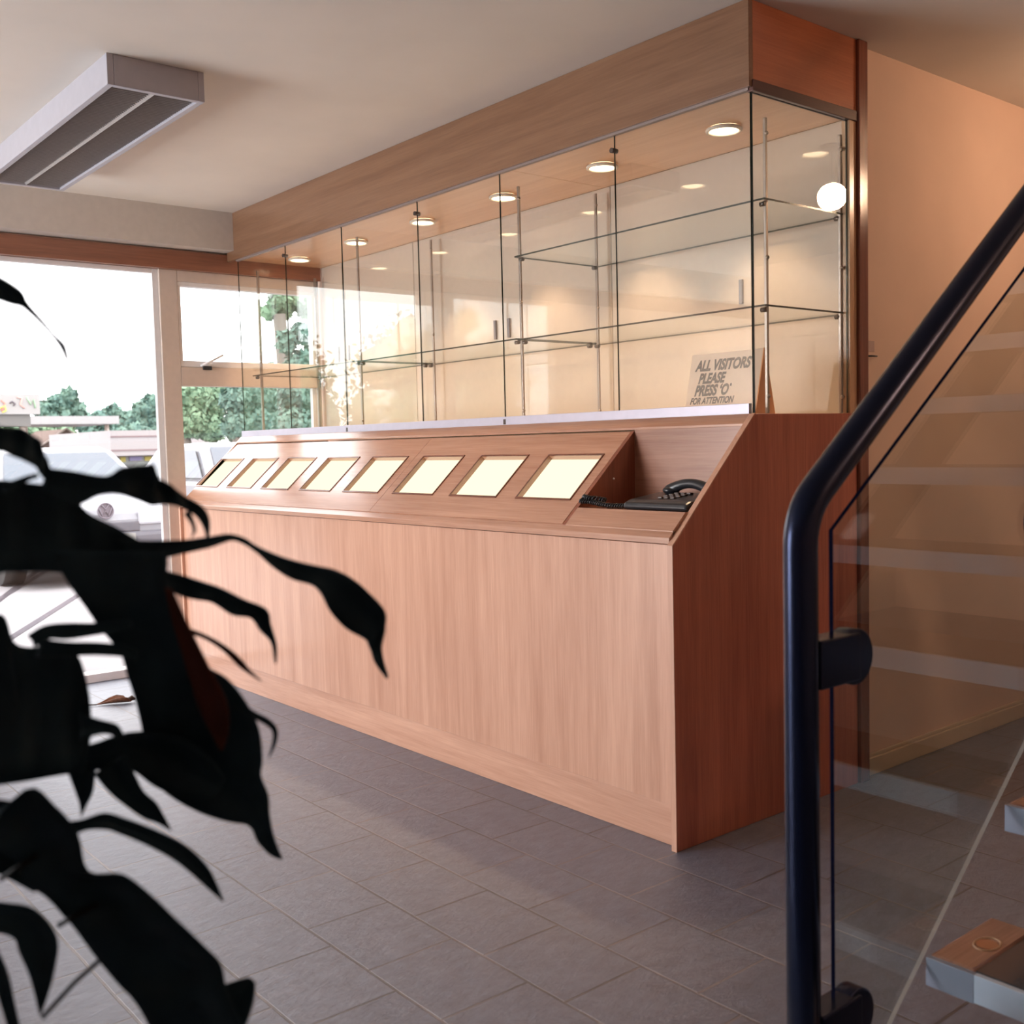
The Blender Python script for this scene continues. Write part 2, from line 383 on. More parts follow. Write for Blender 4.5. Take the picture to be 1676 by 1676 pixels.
for i, c in enumerate(cent):
    lp = obj('light_panel', slope_box(BM(), c - HW - .01, c + HW + .01, YA - .01, YB + .01, -.030, -.0185), M_LITP, cnt)
    if i == 0: lab(lp, 'glowing cream lit panel')
    bb = BM(); t = .005
    slope_box(bb, c - HW - t, c + HW + t, YA - t, YA, .0, .003); slope_box(bb, c - HW - t, c + HW + t, YB, YB + t, .0, .003)
    slope_box(bb, c - HW - t, c - HW, YA, YB, .0, .003); slope_box(bb, c + HW, c + HW + t, YA, YB, .0, .003)
    obj('bead_frame', bb, W_DARKX, lp)
# telephone recess
bb = prism(BM(), [(.028, .918), (.028, .937), (.352, dz(.352)), (.352, .95), (.1, .93)], 0, -.494, -.478)
dv = obj('recess_divider', bb, wood('recess_cheek', (.16, .045, .025), (.32, .105, .055), 2), cnt, .0008)
bb = BM(); sphere(bb, (-.474, .245, 1.075), .0035, 10, 6); lab(obj('screw_cap', bb, M_WHITE, dv), 'tiny white screw cap')
obj('recess_floor', prism(BM(), [(.028, .920), (.028, .937), (.083, .988), (.36, .988), (.36, .965), (.09, .965)], 0, -.478, -.019), W_X, cnt)
obj('recess_back', bx(BM(), -.478, -.019, .352, .364, .988, 1.236), wood('recess_back_oak', (.24, .10, .06), (.40, .20, .13), 0), cnt)

# ------------------------------------------------------------------ telephone
ph = thing('telephone', 'black telephone with curved handset lying in the counter recess', 'telephone', (-.13, .2, .988))
bb = prism(BM(), [(.095, .989), (.095, 1.008), (.12, 1.018), (.25, 1.034), (.275, 1.028), (.28, .989)], 0, -.285, -.026)
o = obj('base', bb, M_BLACK, ph, .008)
bb = BM()
for i in range(3):
    for j in range(4):
        x = -.175 + i * .025; y = .15 + j * .025; z = 1.0182 + (y - .12) * .123
        bx(bb, x - .008, x + .008, y - .007, y + .007, z, z + .005)
obj('keypad', bb, mat('dark_grey_keys', (.10, .07, .06), .4), o, .001)
bb = BM()
N = 22; pts = []; rr = []
for i in range(N + 1):
    t = i / N; 
    pts.append((-.215 + .165 * t, .235, 1.040 + .024 * math.sin(PI * t) ** .8)); rr.append(.015 + .006 * abs(2 * t - 1) ** 3)
tube(bb, pts, rr, 14)
for xx in (-.21, -.055): sphere(bb, (xx, .235, 1.042), .027, 14, 10, (1, 1.05, .5))
obj('handset', bb, M_BLACK, ph)
bb = BM(); path = []
ctrl = [(-.235, .15, 1.002), (-.28, .13, .998), (-.33, .115, .996), (-.39, .11, .998), (-.435, .105, 1.006), (-.462, .082, 1.010), (-.45, .118, 1.018), (-.40, .13, 1.012), (-.44, .095, 1.02), (-.465, .10, 1.022), (-.44, .12, 1.002)]
def catmull(P, n):
    P = [Vector(p) for p in P]; P = [P[0] * 2 - P[1]] + P + [P[-1] * 2 - P[-2]]; out = []
    for i in range(1, len(P) - 2):
        for k in range(n):
            t = k / n; a, b_, c, d = P[i - 1:i + 3]
            out.append(.5 * ((2 * b_) + (c - a) * t + (2 * a - 5 * b_ + 4 * c - d) * t * t + (3 * b_ - 3 * c + d - a) * t ** 3))
    out.append(P[-2]); return out
cp = catmull(ctrl, 40)
for i, p in enumerate(cp):
    a = i * .95; path.append(p + Vector((0, math.cos(a), math.sin(a))) * .0065 + Vector((math.sin(a) * .002, 0, 0)))
tube(bb, path, .0024, 6)
obj('coiled_cord', bb, M_BLACK, ph)

# ------------------------------------------------------------------ display case
case = thing('display_case', 'tall glazed display case with oak fascia standing on the reception counter', 'display case', (-1.8, .66, 1.276))
FZ = 2.252
obj('fascia', bx(BM(), XW + .031, -.0, .3725, .392, FZ, ZC - .001), wood('oak_fascia', (.17, .08, .041), (.26, .138, .076), 0), case, .001)
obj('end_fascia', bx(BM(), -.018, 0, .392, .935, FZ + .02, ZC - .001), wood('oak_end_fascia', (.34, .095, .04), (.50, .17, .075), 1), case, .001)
obj('end_bead', bx(BM(), -.02, .006, .386, .935, FZ - .012, FZ + .022), wood('very_dark_bead', (.05, .014, .01), (.11, .03, .02), 1), case, .002)
W_SOF = wood('oak_soffit', (.66, .36, .19), (.80, .50, .29), 0)
sof = obj('soffit_board', bx(BM(), XW, -1.222, .392, .965, 2.268, 2.282), W_SOF, case)
sof2 = obj('soffit_board', bx(bx(BM(), -1.220, -.053, .934, .965, 2.268, 2.282), -1.220, -.018, .392, .934, 2.268, 2.282), W_SOF, case)
obj('top_track', bx(BM(), -3.54, -.012, .382, .398, FZ - .008, FZ), mat('dull_bronze_track', (.26, .20, .18), .5, metal=.3), case)
obj('bottom_track', bx(BM(), -3.56, -.022, .3845, .400, 1.274, 1.306), M_ALU, case, .001)
# front panes 1.2 m wide with a joint each 0.6 m
def pane(name, x0, x1, y0, y1, z0, z1, parent, thin):
    bb = BM(); bx(bb, x0, x1, y0, y1, z0, z1)
    for f in bb.faces:
        n = f.normal if f.normal.length else (f.calc_center_median() * 0); f.normal_update(); n = f.normal
        if abs(n[thin]) < .9: f.material_index = 1
    return obj(name, bb, [M_GLASS, M_EDGE], parent)
jx = [-.012, -.59, -1.22, -1.785, -2.42, -2.985, -3.54]
for i in range(6):
    bold = i % 2 == 0
    p_ = pane('glass_pane', jx[i + 1] + (.0015 if not bold else .001), jx[i], .390, .396, 1.276, FZ, case, 1)
for i in (1, 3, 5):
    x = jx[i]
    obj('pane_clip', disc(BM(), (x - .004, .393, 2.195), 1, .009, .026, 16), M_STEEL, case)
for i in (2, 4):
    bb = BM(); bx(bb, jx[i] - .003, jx[i] + .012, .384, .402, 1.276, 1.296); obj('pane_clip', bb, M_STEEL, case)
pane('glass_pane', -.0135, -.0075, .397, .893, 1.276, FZ - .012, case, 0)
obj('side_jamb', bx(BM(), -.03, .0, .896, .934, 1.274, FZ), W_PALE, case, .001)
# hinged cream doors along the back
dj = [-.053, -.46, -1.19, -1.925, -2.66, -3.39, XW + .035]
hand = {1: (-.505,), 2: (-1.875,), 3: (-1.978,), 4: (-3.335,), 5: (-3.447,)}
for i in range(6):
    d_ = obj('cabinet_door', bx(BM(), dj[i + 1] + .002, dj[i] - .002, .965, .985, 1.276, 2.267), M_DOOR, case, .001)
    for hx in hand.get(i, ()):
        obj('handle', bx(BM(), hx - .008, hx + .008, .955, .965, 1.700, 1.790), M_GREYH, d_, .002)
# uprights with shelf pegs
for (x, y, zt) in ((-.04, .50, 2.19), (-1.235, .50, 2.215), (-2.455, .50, 2.215), (-.035, .893, 2.20), (-1.217, .905, 2.235), (-2.412, .905, 2.235)):
    bb = BM(); bx(bb, x - .0055, x + .0055, y - .005, y + .005, 1.276, zt)
    u = obj('upright', bb, M_CHROME, case, .002)
    for z in (zt - .05, 1.76, 1.33): obj('fixing_knob', sphere(BM(), (x + .009, y - .006, z), .007, 10, 8), M_CHROME, u)
for (x, y, zt) in ((-3.60, .905, 2.2), (-3.52, .50, 2.2)):
    obj('upright', bx(BM(), x - .006, x + .006, y - .006, y + .006, 1.276, zt), M_CHROME, case)
SH = [(-1.24, -.026, 1.935), (-1.232, -.026, 1.608), (-2.45, -1.238, 1.612), (-3.58, -2.456, 1.615)]
for k, (x0, x1, z) in enumerate(SH):
    bb = BM(); bx(bb, x0, x1, .475, .935, z, z + .006)
    for f in bb.faces:
        f.normal_update()
        if abs(f.normal.z) < .9: f.material_index = 1
    s_ = obj('glass_shelf', bb, [M_SGLASS, M_EDGE], case)
    for x in (x0 + .02, x1 - .02):
        for y in (.495, .895): obj('shelf_peg', disc(BM(), (x, y, z - .008), 0, .008, .02, 12), M_STEEL, s_)

# dark oak pilaster beside the case
pl = obj('pilaster', bx(BM(), -.05, .012, .935, .988, 0, ZC - .001), W_DARK, None, .004, loc=(-.02, .96, 0)); tag(pl, 'narrow dark varnished oak post from floor to ceiling at end of counter', 'post')

# downlights: trim ring, glowing lens and a warm lamp each
DLX = [-.365, -.965, -1.575, -2.185, -2.79, -3.40]
where = ['nearest to the corner of the glass case', 'second from the near corner of the case', 'third from the near corner of the case', 'fourth from the near corner of the case', 'fifth from the near corner of the case', 'farthest, beside the window']
for k, x in enumerate(DLX):
    y = .70
    t = thing('downlight', 'round glowing downlight in the case soffit, ' + where[k], 'downlight', (x, y, 2.268), 'downlights in the display case soffit')
    bb = BM(); tube(bb, [(x + .056 * math.cos(a * PI / 16), y + .056 * math.sin(a * PI / 16), 2.2605) for a in range(32)], .007, 8, closed=True)
    obj('trim_ring', bb, M_TRIMR, t)
    bb = BM(); sphere(bb, (x, y, 2.2675), .048, 24, 10, (1, 1, .30))
    for v in bb.verts: v.co.z = min(v.co.z, 2.2675)
    bmesh.ops.remove_doubles(bb, verts=bb.verts, dist=.0001); obj('lens', bb, M_DL, t)
    l = bpy.data.lights.new('downlight_lamp', 'SPOT'); l.energy = 30; l.color = (1, .68, .42); l.spot_size = 1.45; l.spot_blend = .5; l.shadow_soft_size = .04
    lo = bpy.data.objects.new('downlight_lamp', l); COL.objects.link(lo); lo.location = (0, 0, -.022); lo.parent = t

# A-frame sign inside the case
sg = thing('tent_sign', 'folded tent sign with visitor notice standing inside the glass case', 'sign', (-.24, .55, 1.275))
x0, x1 = -.392, -.088; za = 1.486
obj('sign_body', prism(BM(), [(.502, 1.275), (.549, za), (.551, za), (.60, 1.275)], 0, x0 + .003, x1 - .002), M_PAPER, sg)
obj('sign_side', prism(BM(), [(.500, 1.275), (.548, za + .002), (.552, za + .002), (.602, 1.275)], 0, x1 - .002, x1 + .002), M_SIGNSIDE, sg)
face_d = Vector((0, .549 - .502, za - 1.275)); face_len = face_d.length; face_u = face_d.normalized()
face_n = Vector((0, -face_u.z, face_u.y))
bb = BM()
def text(bm, s, x, up, size, wide=1.0, base=None, xdir=Vector((1, 0, 0)), ud=None, nd=None, off=.0012, shear=.25, bold=.012):
    c = bpy.data.curves.new('t', 'FONT'); c.body = s; c.size = size; c.shear = shear; c.offset = bold; c.extrude = .0
    o = bpy.data.objects.new('t', c); COL.objects.link(o)
    bpy.context.view_layer.update()
    dg = bpy.context.evaluated_depsgraph_get(); me = bpy.data.meshes.new_from_object(o.evaluated_get(dg))
    vs = [bm.verts.new(base + xdir * (x + v.co.x * wide) + ud * (up + v.co.y) + nd * off) for v in me.vertices]
    for p in me.polygons:
        try: bm.faces.new([vs[i] for i in p.vertices])
        except ValueError: pass
    bpy.data.objects.remove(o); bpy.data.meshes.remove(me); bpy.data.curves.remove(c)
base = Vector((x0, .502, 1.275))
kw = dict(base=base, ud=face_u, nd=face_n)
text(bb, 'ALL VISITORS', .028, .158, .050, .76, bold=.0022, **kw)
text(bb, 'PLEASE', .046, .114, .048, .74, bold=.0022, **kw)
text(bb, "PRESS \u2018O\u2019", .036, .072, .050, .74, bold=.0022, **kw)
text(bb, 'FOR ATTENTION', .022, .043, .031, .76, bold=.0011, **kw)
obj('lettering', bb, M_INK, sg)

# ------------------------------------------------------------------ ceiling light box
lf = thing('ceiling_light', 'white rectangular box luminaire with grey louvre, unlit, on ceiling', 'ceiling light', (-2.3, -.82, 2.41))
fx0, fx1, fy0, fy1, fz = -3.10, -1.53, -1.00, -.665, 2.408
bb = BM(); t = .022
bx(bb, fx0, fx1, fy0, fy0 + t, fz, ZC); bx(bb, fx0, fx1, fy1 - t, fy1, fz, ZC); bx(bb, fx0, fx0 + t, fy0 + t, fy1 - t, fz, ZC); bx(bb, fx1 - t, fx1, fy0 + t, fy1 - t, fz, ZC)
bx(bb, fx0 + t, fx1 - t, fy0 + t, fy1 - t, ZC - .012, ZC)
obj('housing', bb, M_FIX, lf, .002)
bb = BM(); ym = (fy0 + fy1) / 2
for i in range(90):
    x = fx0 + .03 + i * (fx1 - fx0 - .06) / 89
    bx(bb, x - .0012, x + .0012, fy0 + t, fy1 - t, fz + .008, fz + .018)
prism(bb, [(ym - .02, fz + .02), (ym, fz + .002), (ym + .02, fz + .02)], 0, fx0 + t, fx1 - t)
bx(bb, fx0 + t, fx1 - t, fy0 + t, fy1 - t, fz + .019, fz + .026)
lab(obj('louvre', bb, M_LOUV, lf), 'grey slatted louvre')

# globe lamp further down the passage, seen mirrored in the end pane
gl = thing('globe_lamp', 'small lit globe lamp on a short stem under the ceiling', 'lamp', (.79, 2.0, ZC))
bb = BM(); sphere(bb, (.79, 2.0, 2.281), .05, 24, 16); obj('globe', bb, M_GLOBE, gl)
bb = BM(); tube(bb, [(.79, 2.0, 2.33), (.79, 2.0, ZC)], .008, 8); disc(bb, (.79, 2.0, ZC - .008), 2, .05, .016); obj('stem', bb, M_CHROME, gl)
def point(name, loc, e, col, r=.1):
    l = bpy.data.lights.new(name, 'POINT'); l.energy = e; l.color = col; l.shadow_soft_size = r
    o = bpy.data.objects.new(name, l); COL.objects.link(o); o.location = loc; return o
point('passage_lamp', (.79, 2.0, 2.281), 45, (1, .60, .37), .06)
point('room_fill', (2.9, .8, 2.281), 95, (1, .57, .35), .06)  # added warm fill point out of view, for the right wall and end panel
g2_ = copy_tree(gl); g2_.location = (2.9, .8, ZC); g2_['label'] = 'added globe fitting for the fill light over the stairs, outside the right edge of the view'  # unseen globe added as a fitting around the fill point

# small card and hook on the side wall
bb = bx(BM(), -.0299, -.0275, 1.045, 1.085, 1.488, 1.525); tag(obj('wall_card', bb, mat('faded_pink_card', (.50, .36, .32), .6)), 'small faded card fixed to the wall above a thin dark hook', 'card')
bb = BM(); tube(bb, [(-.03, 1.04, 1.472), (-.018, 1.06, 1.472), (-.018, 1.085, 1.472)], .003, 8); tag(obj('wall_hook', bb, M_BLACK), 'thin dark metal hook on the wall beside the oak post', 'hook')

# ------------------------------------------------------------------ staircase and glass balustrade
XS = 1.10
st = thing('staircase', 'open staircase with dark treads painted with tan end reflections and pale nosings rising behind the glass', 'staircase', (1.6, 0, 0))
M_TRREF = wood('tan_tread_reflection', (.17, .085, .06), (.33, .18, .13), 1, rough=.25)  # tan of a warm reflection, put into the colour
M_TRD = mat('dark_slate_tread', (.035, .04, .05), .18, noise=.2, scale=12)
M_NOS = mat('blue_grey_riser_edge', (.20, .23, .30), .35)
M_NOSW = mat('pale_nosing_plate', (.44, .52, .64), .4)
M_SPOTREF = wood('downlight_reflection_tan', (.30, .10, .04), (.40, .16, .07), 1)
M_REFRING = mat('pale_reflection_ring', (.42, .27, .16), .3)
for k in range(9):
    y = -.865 + .285 * k; z = .080 + .205 * k
    tr = obj('tread', bx(BM(), XS + .09, 2.05, y + .012, y + .26, z - .048, z), M_TRD, st, .003)
    obj('tread_reflection', bx(BM(), XS + .008, XS + .09, y + .012, y + .235, z - .048, z + .0005), M_TRREF, tr, .006)  # tan block stands in for the warm wall mirrored in the tread
    obj('nosing', bx(BM(), XS + .008, XS + .095, y, y + .012, z - .052, z - .001), M_NOS, tr, .001)
    lab(obj('nosing_plate', bx(BM(), XS + .095, 2.05, y, y + .012, z - .050, z - .001), M_NOSW, tr, .001), 'pale blue white nosing plate')
    bb = BM(); tube(bb, [(XS + .058 + .020 * math.cos(a * PI / 12), y + .12 + .030 * math.sin(a * PI / 12), z + .001) for a in range(24)], .0018, 6, closed=True)
    obj('reflection_ring', bb, M_REFRING, tr)  # ring and disc paint a downlight's reflection on the tread
    bb = BM(); disc(bb, (XS + .058, y + .12, z + .0005), 2, .019, .001); obj('reflection_disc', bb, M_SPOTREF, tr)
bb = BM()
prism(bb, [(-.8, -.0), (-.62, 0), (1.65, 1.63), (1.65, 1.78)], 0, 1.88, 1.94)
obj('stringer', bb, M_NAVY, st)

ba = thing('stair_balustrade', 'stair balustrade of dark blue tubular handrail and clear glass panel', 'balustrade', (XS, -.925, 0))
PY = -.925; RR = .0262
rp = [(XS, PY, 0.0)]
n_ = 10; m_ = .757; th = math.atan(m_)
corner = Vector((XS, PY, 1.085)); dn = Vector((0, 0, -1)); dr = Vector((0, math.cos(th), math.sin(th))); off = .055
p0 = corner + dn * off; p2 = corner + dr * off
rail = [Vector((XS, PY, 0.0)), Vector((XS, PY, .5))] + [p0 * (1 - t) ** 2 + corner * 2 * t * (1 - t) + p2 * t * t for t in [i / n_ for i in range(n_ + 1)]] + [corner + dr * 1.2, corner + dr * 2.9]
bb = BM(); tube(bb, rail, RR, 24)
obj('handrail', bb, M_NAVY, ba)
gy0, gy1 = -.846, 1.35
def gtop(y): return 1.053 + (y + .846) * .718
def gbot(y): return .198 + (y + .684) * .80
bb = BM(); prism(bb, [(gy0, gbot(gy0)), (gy1, gbot(gy1)), (gy1, gtop(gy1)), (gy0, gtop(gy0))], 0, XS - .0038, XS + .0038)
for f in bb.faces:
    f.normal_update()
    if abs(f.normal.x) < .9: f.material_index = 1
    if f.normal.z < -.5: f.material_index = 2
obj('glass_panel', bb, [M_BGLASS, M_EDGEB, mat('lower_glass_edge_highlight', (.32, .28, .26), .3)], ba)  # lower edge coloured pale to paint its bright highlight
def clamp(zc, yp, yc):
    bb = BM(); disc(bb, (XS + .002, yc, zc), 0, .045, .034, 40); bx(bb, XS - .018, XS + .026, yp, yc, zc - .036, zc + .040)
    bx(bb, XS - .012, XS + .008, yc - .03, yc + .02, zc - .03, zc + .03)
    obj('glass_clamp', bb, M_NAVY, ba, .003)
clamp(.850, PY + .015, -.803); clamp(.262, PY + .015, -.803)
# next post up the flight
PY2 = -.02
obj('post', tube(BM(), [(XS, PY2, .62), (XS, PY2, 1.085 + (PY2 - PY) * m_)], RR, 20), M_NAVY, ba)
clamp(1.02, PY2 - .015, -.135)

# ------------------------------------------------------------------ dried leaf on the floor and red bit by the door
M_DRY = mat('curled_brown_leaf', (.16, .06, .03), .5, noise=.4, scale=60)
dl = thing('fallen_leaf', 'curled dry brown leaf lying on the floor near the window', 'leaf', (-3.08, -.55, 0))
bb = BM()
rows = 8
pts = [(-3.105, -.63), (-3.10, -.60), (-3.09, -.565), (-3.075, -.53), (-3.06, -.505), (-3.055, -.49)]
ws = [.004, .012, .026, .036, .030, .006]; prev = None
for (x, y), w_ in zip(pts, ws):
    row = [bb.verts.new((x + math.cos(a) * w_, y + .01 * math.sin(a * 2), .004 + w_ * .9 * (1 - math.sin(a)) )) for a in [PI * j / 6 for j in range(7)]]
    if prev:
        for j in range(6): bb.faces.new((prev[j], prev[j + 1], row[j + 1], row[j])).smooth = True
    prev = row
o = obj('leaf_blade', bb, M_DRY, dl); md = o.modifiers.new('solid', 'SOLIDIFY'); md.thickness = .002
bb = BM(); tube(bb, [(-3.06, -.50, .012), (-3.052, -.478, .022), (-3.054, -.462, .014)], [.010, .013, .006], 8); tube(bb, [(-3.105, -.63, .006), (-3.12, -.67, .008), (-3.14, -.70, .004)], .003, 6)
lab(obj('leaf_stalk', bb, mat('dark_stalk', (.04, .015, .01), .5), dl), 'dark curled end and stalk')

# ------------------------------------------------------------------ foreground plant
M_LEAF = mat('dark_leaf', (.012, .026, .034), .5, noise=.4, scale=14, coat=.0, spec=.07)
M_LEAFW = mat('brown_tinged_leaf', (.04, .014, .010), .5, noise=.35, scale=14, spec=.08)
M_STEM = mat('dark_plant_stem', (.005, .004, .004), .5, spec=.1)
plant = thing('potted_plant', 'dark leafy house plant with long drooping leaves close at the left', 'plant', tuple(Vector((at(-150, 1500, 1.0).x, at(-150, 1500, 1.0).y, 0))))
def leaf(rows, m=M_LEAF, fold=.22, curl=.0):
    """rows: (left u,v, right u,v, distance). Every row is an arc bent away from the midrib, so the blade is a folded surface."""
    bb = BM(); prev = None; R = []
    # resample rows smoothly
    P = [[Vector(r[i]) if False else r[i] for i in range(5)] for r in rows]
    dense = []
    Q = [[2 * P[0][i] - P[1][i] for i in range(5)]] + P + [[2 * P[-1][i] - P[-2][i] for i in range(5)]]
    for i in range(1, len(Q) - 2):
        for k in range(4):
            t = k / 4
            dense.append([.5 * (2 * Q[i][j] + (Q[i + 1][j] - Q[i - 1][j]) * t + (2 * Q[i - 1][j] - 5 * Q[i][j] + 4 * Q[i + 1][j] - Q[i + 2][j]) * t * t + (3 * Q[i][j] - 3 * Q[i + 1][j] + Q[i + 2][j] - Q[i - 1][j]) * t ** 3) for j in range(5)])
    dense.append(P[-1])
    for lu, lv, ru, rv, d in dense:
        a = at(lu, lv, d); c = at(ru, rv, d); wd = (c - a).length
        row = []
        for k in range(7):
            s = k / 6; p = a.lerp(c, s)
            row.append(bb.verts.new(p + FW * (wd * fold * (1 - abs(2 * s - 1)) + curl * wd * math.sin(PI * s))))
        if prev:
            for k in range(6): bb.faces.new((prev[k], prev[k + 1], row[k + 1], row[k])).smooth = True
        prev = row
    o = obj('leaf', bb, m, plant)
    md = o.modifiers.new('solid', 'SOLIDIFY'); md.thickness = .0012
    return o
def mid(pl, d0, d1, m=M_LEAF, **k):
    """midrib (u, v, half width) -> leaf rows"""
    rows = []
    for i, (u, v, w_) in enumerate(pl):
        a = pl[max(i - 1, 0)]; c = pl[min(i + 1, len(pl) - 1)]
        tx, ty = c[0] - a[0], c[1] - a[1]; l = math.hypot(tx, ty); nx, ny = -ty / l, tx / l
        rows.append((u + nx * w_, v + ny * w_, u - nx * w_, v - ny * w_, d0 + (d1 - d0) * i / (len(pl) - 1)))
    return leaf(rows, m, **k)
# top left thin leaf
mid([(-60, 440, 22), (-20, 463, 20), (10, 478, 18), (30, 489, 14), (42, 500, 7), (70, 529, 4.5), (88, 550, 4), (102, 566, 6), (109, 585, 4), (113, 603, 2), (114, 622, 1)], .80, .84)
# upper mass
leaf([(-70, 650, -70, 770, .86), (-25, 690, -30, 745, .87), (0, 698, 0, 738, .87), (25, 700, 20, 746, .88), (42, 704, 40, 754, .88), (58, 715, 56, 762, .89), (68, 726, 64, 772, .89), (74, 745, 74, 784, .9), (80, 766, 84, 790, .9)])
leaf([(72, 766, 66, 800, .9), (120, 772, 120, 826, .9), (172, 780, 160, 810, .9), (200, 766, 192, 808, .9), (236, 762, 224, 818, .91), (252, 761, 248, 827, .91), (262, 784, 272, 825, .92), (282, 796, 294, 829, .92), (306, 814, 312, 838, .93), (331, 830, 325, 850, .93), (342, 852, 335, 868, .93), (340, 884, 338, 886, .93)])
mid([(305, 838, 6), (315, 855, 4), (318, 870, 3), (313, 880, 1)], .93, .93)
mid([(5, 800, 8), (25, 792, 7), (45, 783, 5), (62, 778, 4)], .89, .9)
leaf([(-60, 790, -60, 960, .90), (0, 786, 0, 938, .90), (40, 790, 40, 936, .91), (85, 796, 90, 936, .91), (118, 812, 120, 942, .92), (142, 838, 150, 950, .92), (188, 862, 190, 955, .93), (230, 886, 235, 950, .93), (274, 904, 272, 944, .94)], fold=.1)
# the longest leaf, reaching right
leaf([(195, 884, 200, 930, .92), (240, 885, 240, 920, .93), (300, 884, 300, 906, .94), (345, 878, 345, 896, .95), (376, 874, 378, 885, .96), (401, 881, 397, 890, .97), (420, 893, 420, 904, .98), (450, 907, 447, 928, .99), (482, 918, 478, 948, 1.0), (516, 926, 512, 958, 1.0), (548, 933, 528, 975, 1.01), (577, 948, 542, 1003, 1.02), (605, 972, 568, 1030, 1.02), (630, 1000, 598, 1047, 1.03), (631, 1025, 605, 1060, 1.04), (625, 1055, 612, 1080, 1.04), (629, 1085, 622, 1097, 1.05), (635, 1108, 633, 1112, 1.05)], fold=.15)
leaf([(235, 905, 230, 945, .95), (262, 930, 256, 950, .95), (296, 941, 292, 974, .96), (330, 952, 322, 982, .96), (362, 963, 348, 987, .97), (400, 982, 380, 1007, .97), (436, 998, 410, 1012, .98), (443, 1022, 425, 1032, .98), (452, 1056, 443, 1052, .99), (452, 1086, 450, 1087, .99)], fold=.15)
# thin strands
mid([(295, 1028, 5), (335, 1042, 4), (368, 1062, 5), (392, 1084, 6), (405, 1097, 4), (428, 1115, 1)], .97, 1.0, M_LEAFW)
mid([(385, 1150, 9), (412, 1168, 6), (438, 1182, 6), (450, 1196, 5), (449, 1216, 4), (440, 1240, 1)], .95, .98)
# the largest leaf, a blade falling to the right
leaf([(85, 900, 270, 905, .90), (105, 945, 272, 940, .90), (140, 995, 280, 975, .90), (165, 1030, 290, 1005, .91), (196, 1068, 312, 1038, .92), (208, 1105, 333, 1085, .93), (222, 1150, 372, 1110, .94),
      (232, 1195, 404, 1150, .95), (240, 1245, 425, 1195, .96), (262, 1290, 430, 1245, .97), (315, 1325, 428, 1270, .97), (372, 1345, 440, 1302, .98), (407, 1352, 442, 1332, .98), (421, 1378, 447, 1362, .99), (440, 1398, 455, 1386, .99), (460, 1407, 462, 1403, 1.0)], M_LEAF, fold=.18)
leaf([(270, 960, 283, 965, .885), (280, 1010, 302, 1008, .89), (295, 1060, 325, 1055, .90), (310, 1110, 350, 1105, .91), (325, 1160, 372, 1150, .92), (345, 1200, 375, 1195, .93), (360, 1230, 366, 1228, .93)], M_LEAFW, fold=.1)
# left mass in the middle
leaf([(-60, 1040, -60, 1280, .90), (0, 1005, 0, 1285, .90), (20, 1048, 30, 1275, .90), (50, 1060, 60, 1268, .91), (90, 1055, 95, 1262, .91), (125, 1070, 120, 1262, .92), (143, 1130, 135, 1258, .92), (148, 1185, 148, 1200, .92)], M_LEAF, fold=.12)
mid([(50, 1050, 12), (75, 1035, 12), (110, 1033, 14), (150, 1030, 11), (185, 1026, 9), (215, 1020, 6)], .88, .90)
mid([(60, 1060, 16), (110, 1062, 12), (160, 1062, 11), (205, 1066, 10), (225, 1075, 8)], .89, .91)
mid([(130, 1190, 22), (165, 1190, 12), (188, 1195, 10), (200, 1210, 6)], .9, .91)
mid([(-60, 1262, 26), (20, 1258, 24), (90, 1248, 22), (150, 1240, 22), (210, 1228, 30), (270, 1245, 46), (320, 1270, 40), (360, 1290, 20)], .93, .96)
# hanging tips
mid([(132, 1250, 26), (136, 1275, 20), (138, 1298, 14), (136, 1318, 6), (133, 1336, 1)], .94, .96)
mid([(178, 1250, 30), (200, 1282, 26), (222, 1308, 19), (245, 1326, 17), (262, 1340, 9), (280, 1359, 1)], .93, .97)
# lower leaves
mid([(90, 1365, 24), (130, 1352, 10), (170, 1344, 14), (200, 1352, 14), (250, 1372, 15), (295, 1396, 16), (328, 1425, 14), (350, 1453, 8), (366, 1476, 1)], .88, .93)
leaf([(-60, 1310, -60, 1400, .84), (-30, 1380, 40, 1292, .85), (5, 1398, 90, 1318, .85), (28, 1410, 128, 1365, .86), (42, 1442, 145, 1425, .86), (78, 1470, 200, 1430, .87), (105, 1500, 245, 1462, .88), (130, 1530, 290, 1505, .88), (160, 1570, 335, 1548, .89), (195, 1612, 362, 1578, .90), (225, 1645, 372, 1625, .90), (250, 1690, 395, 1690, .91), (280, 1740, 330, 1740, .92)], M_LEAF, fold=.16)
mid([(345, 1680, 50), (372, 1650, 42), (398, 1622, 24), (412, 1604, 8)], .91, .93)
mid([(-50, 1500, 30), (0, 1502, 26), (40, 1512, 30), (62, 1545, 34), (68, 1590, 22), (68, 1625, 12), (66, 1660, 2)], .86, .88)
mid([(-30, 1570, 34), (0, 1600, 16), (12, 1640, 12), (25, 1690, 10)], .86, .88)
mid([(-50, 1352, 50), (10, 1370, 60), (60, 1390, 66), (90, 1440, 40)], .87, .89)
